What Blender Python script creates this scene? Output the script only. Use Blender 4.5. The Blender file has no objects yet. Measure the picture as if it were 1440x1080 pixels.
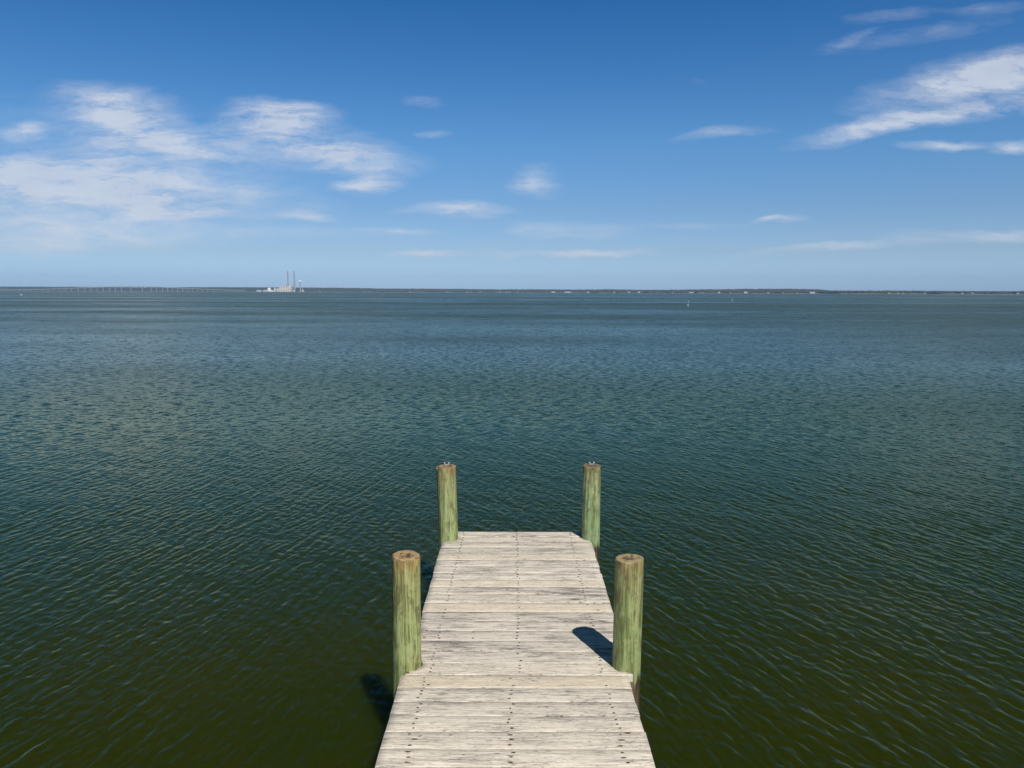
import bpy, bmesh, math, random
import numpy as np
from mathutils import Vector, Matrix

random.seed(7)
rng = np.random.default_rng(11)
R = math.radians
sc = bpy.context.scene
C = sc.collection

# ------------------------------------------------------------------ site survey
F_PX = 1081.0            # lens, in 1440-wide pixels
HOR = 411.0              # horizon row
ROLL = 0.0028
CAM_Z = 2.55             # eye above the water
DECK = 0.50              # deck surface above the water
PITCH = math.atan((540 - HOR) / F_PX)
CP, SP = math.cos(PITCH), math.sin(PITCH)


def ray(px, py):
    x = (px - 720) / F_PX
    y = (540 - py) / F_PX
    c, s = math.cos(ROLL), math.sin(ROLL)
    x, y = x * c - y * s, x * s + y * c
    return Vector((x, CP + y * SP, -SP + y * CP))


def on_plane(px, py, z):
    d = ray(px, py)
    t = (z - CAM_Z) / d.z
    return Vector((d.x * t, d.y * t, z))


def at_far(px, dist):
    """ground point in the bearing of a column, dist metres away (northing)"""
    d = ray(px, HOR + (px - 720) * ROLL)
    return Vector((d.x / d.y * dist, dist, 0.0))


def horizon_row(px):
    return HOR + (px - 720) * ROLL


def px_h(px, dist):
    return px / F_PX * dist


# ------------------------------------------------------------------ helpers
def tag(o, label=None, cat=None, group=None, kind=None):
    if label: o['label'] = label
    if cat: o['category'] = cat
    if group: o['group'] = group
    if kind: o['kind'] = kind
    return o


def empty(name, loc):
    o = bpy.data.objects.new(name, None)
    o.empty_display_size = 0.2
    o.location = loc
    C.objects.link(o)
    return o


def link(name, me, mats, parent=None, loc=None):
    if not isinstance(mats, (list, tuple)): mats = [mats]
    for m in mats: me.materials.append(m)
    o = bpy.data.objects.new(name, me)
    if loc is not None: o.location = loc
    if parent is not None: o.parent = parent
    C.objects.link(o)
    return o


def from_bm(name, bm, mats, parent=None, loc=None, smooth=False):
    me = bpy.data.meshes.new(name)
    bm.normal_update()
    bm.to_mesh(me); bm.free()
    if smooth:
        me.polygons.foreach_set('use_smooth', [True] * len(me.polygons))
    return link(name, me, mats, parent, loc)


def bm_box(bm, x0, x1, y0, y1, z0, z1, mat=0, bevel=0.0):
    r = bmesh.ops.create_cube(bm, size=1.0)
    vs = r['verts']
    for v in vs:
        v.co = Vector(((x0 + x1) / 2 + v.co.x * (x1 - x0),
                       (y0 + y1) / 2 + v.co.y * (y1 - y0),
                       (z0 + z1) / 2 + v.co.z * (z1 - z0)))
    fs = {f for v in vs for f in v.link_faces}
    for f in fs: f.material_index = mat
    if bevel:
        es = list({e for v in vs for e in v.link_edges})
        bmesh.ops.bevel(bm, geom=es, offset=bevel, segments=2, affect='EDGES', profile=0.6)


def bm_lathe(bm, prof, seg=24, cx=0, cy=0, mat=0, cap0=False, cap1=False):
    """prof: list of (radius, z) from the bottom up"""
    rings = []
    for r, z in prof:
        rings.append([bm.verts.new((cx + r * math.cos(2 * math.pi * k / seg),
                                    cy + r * math.sin(2 * math.pi * k / seg), z)) for k in range(seg)])
    for a, b in zip(rings, rings[1:]):
        for k in range(seg):
            f = bm.faces.new((a[k], a[(k + 1) % seg], b[(k + 1) % seg], b[k]))
            f.material_index = mat; f.smooth = True
    if cap0: bm.faces.new(rings[0][::-1]).material_index = mat
    if cap1: bm.faces.new(rings[-1]).material_index = mat


class NT:
    """tiny node-tree writer"""
    def __init__(self, tree):
        self.t = tree; self.n = tree.nodes; self.l = tree.links

    def add(self, kind, **kw):
        n = self.n.new(kind)
        for k, v in kw.items(): setattr(n, k, v)
        return n

    def put(self, sock, val):
        if isinstance(val, bpy.types.NodeSocket): self.l.new(val, sock)
        elif val is not None: sock.default_value = val

    def math(self, op, a, b=None, c=None, clamp=False):
        n = self.add('ShaderNodeMath', operation=op, use_clamp=clamp)
        self.put(n.inputs[0], a); self.put(n.inputs[1], b); self.put(n.inputs[2], c)
        return n.outputs[0]

    def vmath(self, op, a, b=None, scale=None):
        n = self.add('ShaderNodeVectorMath', operation=op)
        self.put(n.inputs[0], a)
        if b is not None: self.put(n.inputs[1], b)
        if scale is not None: self.put(n.inputs['Scale'], scale)
        return n.outputs['Value'] if op in ('LENGTH', 'DOT_PRODUCT', 'DISTANCE') else n.outputs['Vector']

    def mapr(self, v, a, b, c=0.0, d=1.0, kind='SMOOTHSTEP'):
        n = self.add('ShaderNodeMapRange', interpolation_type=kind)
        self.put(n.inputs['Value'], v)
        for i, x in zip((1, 2, 3, 4), (a, b, c, d)): self.put(n.inputs[i], x)
        return n.outputs[0]

    def mapping(self, v, loc=(0, 0, 0), rot=(0, 0, 0), scale=(1, 1, 1)):
        n = self.add('ShaderNodeMapping')
        self.put(n.inputs['Vector'], v)
        n.inputs['Location'].default_value = loc
        n.inputs['Rotation'].default_value = rot
        n.inputs['Scale'].default_value = scale
        return n.outputs[0]

    def noise(self, v, scale=1.0, detail=3.0, rough=0.5, dist=0.0, color=False):
        n = self.add('ShaderNodeTexNoise')
        self.put(n.inputs['Vector'], v)
        n.inputs['Scale'].default_value = scale
        n.inputs['Detail'].default_value = detail
        n.inputs['Roughness'].default_value = rough
        n.inputs['Distortion'].default_value = dist
        return n.outputs['Color' if color else 'Fac']

    def mix(self, f, a, b, mode='MIX'):
        n = self.add('ShaderNodeMix', data_type='RGBA', blend_type=mode)
        self.put(n.inputs[0], f)
        for s, v in ((n.inputs[6], a), (n.inputs[7], b)):
            if isinstance(v, (tuple, list)): v = (*v[:3], 1.0)
            self.put(s, v)
        return n.outputs[2]

    def attr(self, name, out='Fac'):
        n = self.add('ShaderNodeAttribute', attribute_name=name)
        return n.outputs[out]

    def xyz(self, v):
        n = self.add('ShaderNodeSeparateXYZ'); self.put(n.inputs[0], v)
        return n.outputs

    def comb(self, x, y, z):
        n = self.add('ShaderNodeCombineXYZ')
        for s, v in zip(n.inputs, (x, y, z)): self.put(s, v)
        return n.outputs[0]

    def bump(self, h, strength=0.5, dist=0.01):
        n = self.add('ShaderNodeBump')
        n.inputs['Strength'].default_value = strength
        n.inputs['Distance'].default_value = dist
        self.put(n.inputs['Height'], h)
        return n.outputs[0]


def material(name):
    m = bpy.data.materials.new(name); m.use_nodes = True
    m.node_tree.nodes.clear()
    w = NT(m.node_tree)
    out = w.add('ShaderNodeOutputMaterial')
    b = w.add('ShaderNodeBsdfPrincipled')
    w.l.new(b.outputs[0], out.inputs['Surface'])
    return m, w, b


def plain(name, col, rough=0.7, var=0.12, scale=3.0):
    m, w, b = material(name)
    tc = w.add('ShaderNodeTexCoord').outputs['Object']
    n = w.noise(tc, scale, 4)
    lo = tuple(c * (1 - var) for c in col); hi = tuple(min(1, c * (1 + var)) for c in col)
    w.put(b.inputs['Base Color'], w.mix(w.mapr(n, 0.3, 0.7), lo, hi))
    b.inputs['Roughness'].default_value = rough
    return m


# ------------------------------------------------------------------ materials
def mat_boards():
    m, w, b = material('weathered_boards')
    P = w.add('ShaderNodeTexCoord').outputs['Object']
    rnd = w.attr('board_seed'); gray = w.attr('board_gray'); yel = w.attr('board_fresh')
    off = w.comb(w.math('MULTIPLY', rnd, 37.0), w.math('MULTIPLY', rnd, 3.0), w.math('MULTIPLY', rnd, 91.0))
    V = w.vmath('ADD', P, off)
    # slow wander of the grain
    wob = w.noise(w.mapping(V, scale=(2.2, 5, 1)), 1.0, 3, color=True)
    Vw = w.vmath('ADD', V, w.vmath('MULTIPLY', w.vmath('SUBTRACT', wob, (0.5, 0.5, 0.5)), (0.05, 0.028, 0)))
    g1 = w.noise(w.mapping(Vw, scale=(5.5, 115, 1)), 1.0, 5, 0.65)          # growth-ring streaks
    g2 = w.noise(w.mapping(Vw, scale=(20.0, 260, 1)), 1.0, 4, 0.65)          # fibre
    blot = w.noise(w.mapping(V, scale=(2.6, 13, 1)), 1.0, 5, 0.65)         # stain patches
    blot2 = w.noise(w.mapping(V, scale=(8, 40, 1)), 1.0, 5, 0.7)
    # knots: scattered eyes with rings
    vo = w.add('ShaderNodeTexVoronoi', feature='F1')
    w.put(vo.inputs['Vector'], w.mapping(Vw, scale=(2.1, 6.5, 1)))
    vo.inputs['Scale'].default_value = 1.0
    vo.inputs['Randomness'].default_value = 1.0
    sel = w.math('GREATER_THAN', w.xyz(vo.outputs['Color'])[0], 0.80)
    kd = vo.outputs['Distance']
    knot = w.math('MULTIPLY', w.mapr(kd, 0.02, 0.13, 1, 0), sel)
    ring = w.math('MULTIPLY', w.mapr(w.math('SINE', w.math('MULTIPLY', kd, 130.0)), -0.2, 0.9), w.math('MULTIPLY', w.mapr(kd, 0.05, 0.24, 1, 0), sel))
    base = w.mix(w.mapr(g1, 0.32, 0.66), (0.55, 0.485, 0.40), (0.84, 0.757, 0.628))
    base = w.mix(w.math('MULTIPLY', yel, w.mapr(blot, 0.2, 0.75, 0.95, 0.55)), base,
                 w.mix(w.mapr(g1, 0.3, 0.7), (0.58, 0.46, 0.30), (0.74, 0.62, 0.44)))
    base = w.mix(w.mapr(w.math('FRACT', w.math('MULTIPLY', rnd, 17.31)), 0, 1, 0.0, 0.26, 'LINEAR'), base, (0.40, 0.36, 0.30))
    stain = w.math('MULTIPLY', w.mapr(blot, 0.42, 0.64), w.mapr(g1, 0.36, 0.62, 1.0, 0.12))
    stain = w.math('ADD', stain, w.math('MULTIPLY', w.mapr(blot2, 0.50, 0.70), w.mapr(g2, 0.38, 0.58, 1, 0)))
    stain = w.math('MULTIPLY', stain, w.mapr(gray, 0.0, 1.0, 0.14, 1.22, 'LINEAR'), clamp=True)
    col = w.mix(stain, base, (0.085, 0.077, 0.068))
    gy = w.math('MULTIPLY', gray, 0.28)
    col = w.mix(gy, col, (0.33, 0.30, 0.275))
    fib = w.mapr(g2, 0.30, 0.46, 1, 0)
    col = w.mix(w.math('MULTIPLY', fib, 0.66), col, (0.16, 0.14, 0.12))
    ck = w.noise(w.mapping(Vw, loc=(5, 3, 0), scale=(1.4, 75, 1)), 1.0, 2, 0.5)
    spk = w.noise(w.mapping(Vw, loc=(9, 4, 0), scale=(34, 150, 1)), 1.0, 3, 0.6)
    col = w.mix(w.math('MULTIPLY', w.mapr(spk, 0.57, 0.66), w.mapr(blot, 0.40, 0.60, 0.25, 0.9)), col, (0.10, 0.088, 0.075))
    crack = w.mapr(w.math('ABSOLUTE', w.math('SUBTRACT', ck, 0.60)), 0.0, 0.008, 1, 0)
    crack = w.math('MULTIPLY', crack, w.mapr(blot2, 0.48, 0.6))
    col = w.mix(w.math('MULTIPLY', crack, 0.85), col, (0.035, 0.03, 0.026))
    col = w.mix(w.math('MULTIPLY', ring, 0.5), col, (0.16, 0.12, 0.085))
    col = w.mix(w.math('MULTIPLY', knot, 0.9), col, (0.09, 0.07, 0.05))
    # whiter, sun-bleached arrises at the cut ends
    w.put(b.inputs['Base Color'], col)
    b.inputs['Roughness'].default_value = 0.85
    b.inputs['Specular IOR Level'].default_value = 0.25
    h = w.math('ADD', w.math('MULTIPLY', g1, 0.6), w.math('MULTIPLY', g2, 0.4))
    h = w.math('SUBTRACT', h, w.math('MULTIPLY', crack, 0.8))
    w.put(b.inputs['Normal'], w.bump(h, 0.75, 0.005))
    return m


def mat_pile(name, seed, tan, green, brown, stain_z, stripe=None):
    m, w, b = material(name)
    P = w.add('ShaderNodeTexCoord').outputs['Object']
    V = w.vmath('ADD', P, (seed * 3.1, seed * 1.7, seed * 5.3))
    z = w.xyz(P)[2]
    wob = w.noise(w.mapping(V, scale=(9, 9, 3)), 1.0, 3, color=True)
    Vw = w.vmath('ADD', V, w.vmath('MULTIPLY', w.vmath('SUBTRACT', wob, (0.5,) * 3), (0.03, 0.03, 0.10)))
    fib = w.noise(w.mapping(Vw, scale=(140, 140, 4)), 1.0, 4, 0.6)
    streak = w.noise(w.mapping(Vw, scale=(38, 38, 1.6)), 1.0, 4, 0.6)
    big = w.noise(w.mapping(V, scale=(14, 14, 4.5)), 1.0, 4, 0.6)
    # cathedral figure
    fig = w.math('SINE', w.math('MULTIPLY', w.noise(w.mapping(Vw, scale=(9, 9, 1.7)), 1.0, 2, 0.4), 70.0))
    zz = w.math('ADD', z, w.math('MULTIPLY', w.math('SUBTRACT', big, 0.5), 0.55))
    f = w.mapr(zz, 0.20, 0.80)
    col = w.mix(f, green, tan)
    col = w.mix(w.math('MULTIPLY', w.mapr(streak, 0.47, 0.62), 0.85), col, w.mix(f, (0.11, 0.165, 0.05), (0.15, 0.115, 0.035)))
    col = w.mix(w.math('MULTIPLY', w.mapr(streak, 0.30, 0.44, 1, 0), 0.5), col, w.mix(f, (0.36, 0.44, 0.26), (0.36, 0.37, 0.19)))
    col = w.mix(w.math('MULTIPLY', w.mapr(fig, 0.55, 1.0), w.mapr(f, 0, 1, 0.16, 0.5, 'LINEAR')), col, (0.15, 0.105, 0.045))
    top = w.mapr(w.math('ADD', z, w.math('MULTIPLY', w.math('SUBTRACT', streak, 0.5), 0.30)), 0.53, 0.61)
    col = w.mix(w.math('MULTIPLY', top, 0.75), col, brown)
    col = w.mix(w.math('MULTIPLY', w.mapr(fib, 0.36, 0.50, 1, 0), 0.75), col, (0.085, 0.085, 0.04))
    spot = w.noise(w.mapping(V, scale=(60, 60, 22)), 1.0, 3, 0.6)
    col = w.mix(w.math('MULTIPLY', w.mapr(spot, 0.58, 0.70), 0.65), col, (0.10, 0.09, 0.05))
    if stripe is not None:      # a dark weathered check running down one side
        nx = w.vmath('NORMALIZE', w.vmath('MULTIPLY', P, (1, 1, 0)))
        dt = w.math('ADD', w.vmath('DOT_PRODUCT', nx, (math.cos(stripe), math.sin(stripe), 0)), w.math('MULTIPLY', w.math('SUBTRACT', big, 0.5), 0.10))
        sm = w.math('MULTIPLY', w.mapr(dt, 0.94, 0.985), w.mapr(zz, 0.10, 0.36))
        col = w.mix(w.math('MULTIPLY', sm, w.mapr(streak, 0.35, 0.6, 0.95, 0.6)), col, w.mix(w.mapr(fib, 0.4, 0.6), (0.035, 0.02, 0.01), (0.16, 0.085, 0.03)))
    lichen = w.noise(w.mapping(V, loc=(3, 1, 2), scale=(24, 24, 9)), 1.0, 5, 0.65)
    col = w.mix(w.math('MULTIPLY', w.mapr(lichen, 0.54, 0.64), 0.55), col, (0.37, 0.395, 0.20))
    col = w.mix(w.math('MULTIPLY', w.mapr(lichen, 0.36, 0.48, 1, 0), 0.78), col, (0.125, 0.11, 0.05))
    # tide stain with drip edge
    drip = w.noise(w.mapping(V, scale=(70, 70, 0.8)), 1.0, 3, 0.6)
    st = w.mapr(w.math('ADD', z, w.math('MULTIPLY', w.math('SUBTRACT', drip, 0.5), 0.22)), stain_z - 0.03, stain_z + 0.02, 1, 0)
    col = w.mix(w.math('MULTIPLY', st, 0.95), col, w.mix(w.mapr(streak, 0.4, 0.62), (0.020, 0.014, 0.009), (0.16, 0.105, 0.06)))
    col = w.mix(1.0, col, (1.14, 1.11, 1.05), 'MULTIPLY')
    w.put(b.inputs['Base Color'], col)
    b.inputs['Roughness'].default_value = 0.78
    b.inputs['Specular IOR Level'].default_value = 0.3
    h = w.math('ADD', w.math('MULTIPLY', fib, 0.5), w.math('MULTIPLY', streak, 0.9))
    w.put(b.inputs['Normal'], w.bump(h, 0.85, 0.007))
    return m


def mat_endgrain(name, light, dark, seed):
    m, w, b = material(name)
    P = w.add('ShaderNodeTexCoord').outputs['Object']
    n = w.noise(w.vmath('ADD', P, (seed, seed * 2.0, 0)), 30.0, 4, 0.6)
    x, y, _ = w.xyz(P)
    r = w.math('SQRT', w.math('ADD', w.math('MULTIPLY', x, x), w.math('MULTIPLY', y, y)))
    rr = w.math('ADD', r, w.math('MULTIPLY', n, 0.012))
    rings = w.mapr(w.math('SINE', w.math('MULTIPLY', rr, 900.0)), -1, 1)
    col = w.mix(w.math('MULTIPLY', rings, 0.6), light, dark)
    rot = w.mapr(w.math('ADD', r, w.math('MULTIPLY', w.math('SUBTRACT', n, 0.5), 0.10)), 0.022, 0.040, 1, 0)
    col = w.mix(w.math('MULTIPLY', rot, 0.85), col, (0.05, 0.03, 0.018))
    col = w.mix(w.math('MULTIPLY', w.mapr(n, 0.52, 0.66), 0.75), col, (0.09, 0.055, 0.028))
    col = w.mix(w.math('MULTIPLY', w.mapr(rr, 0.074, 0.086), 0.7), col, (0.07, 0.05, 0.028))
    w.put(b.inputs['Base Color'], col)
    b.inputs['Roughness'].default_value = 0.9
    w.put(b.inputs['Normal'], w.bump(w.math('ADD', rings, n), 0.6, 0.004))
    return m


def mat_water():
    m, w, b = material('river_water')
    geo = w.add('ShaderNodeNewGeometry')
    P = geo.outputs['Position']; N = geo.outputs['Normal']
    det = w.attr('ripple_mesh')                        # 1 where ripples are modelled in the mesh
    far = w.math('SUBTRACT', 1.0, det)
    x, y, _ = w.xyz(P)
    flat = w.comb(x, y, 0.0)
    dist = w.vmath('LENGTH', flat)

    def train(crest, lam, amp, stretch, detail=2.0):
        """slope vector of a train of wind ripples"""
        mp = w.mapping(w.mapping(flat, rot=(0, 0, crest)), scale=(0.62 / lam, 0.62 / (lam * stretch), 1))
        n = w.noise(mp, 1.0, detail, 0.55, color=True)
        s = w.xyz(n)
        a = w.math('MULTIPLY', w.math('SUBTRACT', s[0], 0.5), amp)
        c2 = w.math('MULTIPLY', w.math('SUBTRACT', s[1], 0.5), amp * 0.30)
        cx, cy = math.cos(crest), -math.sin(crest)
        return w.comb(w.math('ADD', w.math('MULTIPLY', a, cx), w.math('MULTIPLY', c2, -cy)),
                      w.math('ADD', w.math('MULTIPLY', a, cy), w.math('MULTIPLY', c2, cx)), 0.0)

    fine_w = w.mapr(dist, 9.0, 22.0)
    s1 = w.vmath('SCALE', train(R(-55), 0.065, 0.72, 2.2), scale=fine_w)
    s2 = w.vmath('SCALE', train(R(65), 0.085, 0.70, 2.2), scale=fine_w)
    s3 = w.vmath('SCALE', train(R(-72), 0.28, 0.62, 2.0, 4), scale=w.mapr(dist, 16.0, 45.0))
    s4 = w.vmath('SCALE', train(R(84), 1.3, 0.50, 1.7, 4), scale=w.mapr(dist, 35.0, 90.0))
    s5 = w.vmath('SCALE', train(R(90), 5.0, 0.45, 1.7, 3), scale=w.mapr(dist, 100.0, 260.0))
    near_far = w.mapr(dist, 80, 400, 1, 0.6)
    big_ = w.vmath('ADD', w.vmath('ADD', s3, s4), s5)
    sl = w.vmath('SCALE', w.vmath('ADD', w.vmath('ADD', s1, s2), big_), scale=near_far)
    # capillary ripples riding on the modelled waves
    micro = w.noise(w.mapping(flat, rot=(0, 0, R(-12)), scale=(22, 9, 1)), 1.0, 3, 0.6, color=True)
    mic = w.vmath('MULTIPLY', w.vmath('SUBTRACT', micro, (0.5,) * 3), (0.09, 0.06, 0))
    sl = w.vmath('ADD', sl, w.vmath('SCALE', mic, scale=det))
    nn = w.vmath('NORMALIZE', w.vmath('SUBTRACT', N, sl))
    w.put(b.inputs['Normal'], nn)
    # gusts: broad darker and paler lanes of rougher and calmer water
    g = w.noise(w.mapping(flat, rot=(0, 0, R(4)), scale=(0.0022, 0.0105, 1)), 1.0, 4, 0.55)
    g2 = w.noise(w.mapping(flat, rot=(0, 0, R(-8)), scale=(0.03, 0.07, 1)), 1.0, 3, 0.5)
    gust = w.mapr(w.math('ADD', w.math('MULTIPLY', g, 0.7), w.math('MULTIPLY', g2, 0.3)), 0.36, 0.64)
    rfar = w.mapr(gust, 0, 1, 0.20, 0.34, 'LINEAR')
    lost = w.mapr(dist, 8.0, 30.0, 0.0, 1.0)
    rough = w.math('MAXIMUM', w.math('MULTIPLY', lost, rfar), 0.06)
    w.put(b.inputs['Roughness'], rough)
    b.subsurface_method = 'BURLEY'          # light wanders sideways in the turbid water: soft-edged shadows
    b.inputs['Subsurface Weight'].default_value = 1.0
    b.inputs['Subsurface Radius'].default_value = (1.0, 1.0, 0.7)
    b.inputs['Subsurface Scale'].default_value = 0.22
    b.inputs['Specular IOR Level'].default_value = 0.0
    gl = w.add('ShaderNodeBsdfGlossy', distribution='MULTI_GGX')
    w.put(gl.inputs['Roughness'], rough); w.put(gl.inputs['Normal'], nn)
    w.put(gl.inputs['Color'], w.mix(w.mapr(dist, 5, 38), (1.0, 0.98, 0.66), (0.93, 1.0, 0.92)))
    fr = w.add('ShaderNodeFresnel'); fr.inputs['IOR'].default_value = 1.333; w.put(fr.inputs['Normal'], nn)
    fac = w.math('DIVIDE', fr.outputs[0], w.math('ADD', 1.0, w.math('MULTIPLY', fr.outputs[0], w.mapr(gust, 0, 1, 0.35, 2.4, 'LINEAR'))))
    mx = w.add('ShaderNodeMixShader'); w.put(mx.inputs[0], fac)
    w.l.new(b.outputs[0], mx.inputs[1]); w.l.new(gl.outputs[0], mx.inputs[2])
    out = [n for n in w.n if n.bl_idname == 'ShaderNodeOutputMaterial'][0]
    w.l.new(mx.outputs[0], out.inputs['Surface'])
    depth = w.mapr(w.math('ADD', dist, w.math('MULTIPLY', w.math('SUBTRACT', w.noise(flat, 0.35, 3), 0.5), 4.0)), 4.0, 14.0)
    cl = w.noise(w.mapping(flat, scale=(0.5, 0.5, 1)), 1.0, 3)
    shallow = w.mix(w.mapr(cl, 0.3, 0.7), (0.015, 0.0225, 0.0012), (0.021, 0.025, 0.0012))
    w.put(b.inputs['Base Color'], w.mix(depth, shallow, (0.0135, 0.030, 0.0135)))
    return m


def mat_woodland():
    m, w, b = material('far_woodland')
    P = w.add('ShaderNodeTexCoord').outputs['Object']
    n = w.noise(w.mapping(P, scale=(0.004, 0.004, 0.004)), 1.0, 3)
    n2 = w.noise(w.mapping(P, scale=(0.05, 0.05, 0.05)), 1.0, 3)
    col = w.mix(w.mapr(n, 0.35, 0.65), (0.062, 0.070, 0.040), (0.088, 0.068, 0.060))
    col = w.mix(w.mapr(n2, 0.4, 0.65), col, (0.045, 0.058, 0.035))
    w.put(b.inputs['Base Color'], col)
    b.inputs['Roughness'].default_value = 0.95
    b.inputs['Specular IOR Level'].default_value = 0.1
    return m


def mat_stack():
    m, w, b = material('banded_stack_paint')
    P = w.add('ShaderNodeTexCoord').outputs['Object']
    z = w.xyz(P)[2]
    n = w.noise(w.mapping(P, scale=(0.2, 0.2, 0.03)), 1.0, 3)
    band = w.math('GREATER_THAN', w.math('FRACT', w.math('DIVIDE', w.math('SUBTRACT', z, 9.0), 26.0)), 0.5)
    col = w.mix(band, (0.74, 0.73, 0.72), (0.035, 0.02, 0.024))
    w.put(b.inputs['Base Color'], w.mix(w.math('MULTIPLY', n, 0.3), col, (0.18, 0.16, 0.15)))
    b.inputs['Roughness'].default_value = 0.8
    return m


M = dict(
    boards=mat_boards(),
    nail=plain('rusted_nail', (0.035, 0.022, 0.018), 0.7, 0.3, 60),
    rust=plain('nail_rust_stain', (0.13, 0.055, 0.035), 0.9, 0.3, 40),
    timber=plain('treated_timber', (0.16, 0.15, 0.10), 0.85, 0.25, 6),
    bolt=plain('white_bracket', (0.40, 0.40, 0.38), 0.5, 0.05, 20),
    water=mat_water(),
    wood_far=mat_woodland(),
    land=plain('far_land', (0.075, 0.072, 0.045), 0.95, 0.3, 0.01),
    sand=plain('beach_sand', (0.38, 0.33, 0.26), 0.95, 0.2, 0.02),
    white=plain('white_cladding', (0.52, 0.515, 0.50), 0.7, 0.06, 0.05),
    house_wall=plain('house_wall', (0.36, 0.355, 0.345), 0.8, 0.1, 0.2),
    cream_house=plain('cream_house_wall', (0.40, 0.36, 0.30), 0.8, 0.1, 0.2),
    bright=plain('bright_white_paint', (0.80, 0.80, 0.78), 0.6, 0.04, 0.05),
    cream=plain('cream_cladding', (0.66, 0.60, 0.50), 0.8, 0.08, 0.05),
    grey=plain('grey_cladding', (0.36, 0.35, 0.34), 0.8, 0.12, 0.05),
    dark=plain('dark_recess', (0.10, 0.095, 0.10), 0.9, 0.2, 0.05),
    roof=plain('shingle_roof', (0.16, 0.15, 0.15), 0.9, 0.2, 0.2),
    concrete=plain('pale_concrete', (0.36, 0.35, 0.335), 0.85, 0.1, 0.05),
    stack=mat_stack(),
    buoy_white=plain('buoy_paint', (0.34, 0.38, 0.38), 0.5, 0.06, 5),
    buoy_dark=plain('buoy_base', (0.06, 0.08, 0.07), 0.7, 0.2, 5),
)

# ------------------------------------------------------------------ pilings (position survey first: the boards are notched round them)
PILES = [  # name key, x, y, radius, top z, lean x, lean y
    dict(x=-0.575, y=4.045, r=0.0775, top=1.13, lean=(0.000, 0.0)),
    dict(x=0.637, y=4.035, r=0.0775, top=1.12, lean=(0.004, 0.0)),
    dict(x=-0.531, y=6.262, r=0.0815, top=1.115, lean=(-0.015, 0.0)),
    dict(x=0.667, y=6.275, r=0.0760, top=1.12, lean=(0.000, 0.0)),
]


def pile_mesh(p, seed, bevel, hollow, chip):
    rr = random.Random(seed)
    r0, zt, zb = p['r'], p['top'] - DECK, -DECK - 1.3
    seg = 72
    zs = list(np.linspace(zb, -0.4, 8)) + list(np.linspace(-0.36, zt - bevel, 34))
    ph = [rr.uniform(0, 6.28) for _ in range(6)]
    checks = [(rr.uniform(0, 6.28), rr.uniform(0.03, 0.06), rr.uniform(0.003, 0.009), rr.uniform(0.1, 0.5)) for _ in range(9)]

    def rad(a, z):
        r = r0 * (1 + 0.010 * math.sin(2 * a + ph[0] + z * 0.8) + 0.007 * math.sin(3 * a + ph[1] - z * 2.1)
                  + 0.004 * math.sin(7 * a + ph[2] + 5 * z) + 0.006 * math.sin(z * 9 + ph[3]))
        r *= 1 - 0.015 * (z - 0.0)
        for a0, wd, dp, zc in checks:
            da = (a - a0 - 0.12 * math.sin(z * 6 + a0) + math.pi) % (2 * math.pi) - math.pi
            r -= dp * math.exp(-(da / wd) ** 2) * max(0.0, 1 - abs(z - zc - 0.15) / 0.42)
        if chip:
            da = (a - chip[0] + math.pi) % (2 * math.pi) - math.pi
            r -= chip[1] * math.exp(-(da / 0.16) ** 2) * min(1, max(0, (z - (zt - chip[2])) / 0.12))
        return r

    bm = bmesh.new()
    rings = []
    def ring(fn, zf):
        rings.append([bm.verts.new((fn(2 * math.pi * k / seg) * math.cos(2 * math.pi * k / seg),
                                    fn(2 * math.pi * k / seg) * math.sin(2 * math.pi * k / seg),
                                    zf(2 * math.pi * k / seg))) for k in range(seg)])
    for z in zs: ring(lambda a, z=z: rad(a, z), lambda a, z=z: z)
    side_n = len(rings)
    tilt = lambda a, f: 0.003 * math.cos(a + ph[4]) * f
    steps = [(0.995, -bevel * 0.65), (0.975, -bevel * 0.3), (0.93, -bevel * 0.08), (0.86, 0.0), (0.72, 0.001), (0.6, 0.0), (0.5, -0.001)]
    for f, dz in steps:
        ring(lambda a, f=f: rad(a, zt - bevel) * f * (1 + 0.012 * math.sin(5 * a + ph[5])), lambda a, f=f, dz=dz: zt + dz + tilt(a, f) + 0.0012 * math.sin(9 * a + 20 * f))
    for f, dz in ((0.40, -0.15), (0.34, -0.7), (0.22, -1.0), (0.1, -1.05)):
        ring(lambda a, f=f: r0 * f * (1 + 0.30 * math.sin(2 * a + ph[1]) + 0.16 * math.sin(5 * a + ph[2])), lambda a, dz=dz: zt + hollow * dz + 0.002 * math.sin(3 * a))
    for i, (a, b_) in enumerate(zip(rings, rings[1:])):
        for k in range(seg):
            f = bm.faces.new((a[k], a[(k + 1) % seg], b_[(k + 1) % seg], b_[k]))
            f.smooth = True
            f.material_index = 0 if i < side_n + 1 else 1
    f = bm.faces.new(rings[-1]); f.material_index = 1
    bm.faces.new(rings[0][::-1])
    lx, ly = p['lean']
    for v in bm.verts:
        v.co.x += lx * v.co.z / 0.6; v.co.y += ly * v.co.z / 0.6
    return bm


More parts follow.
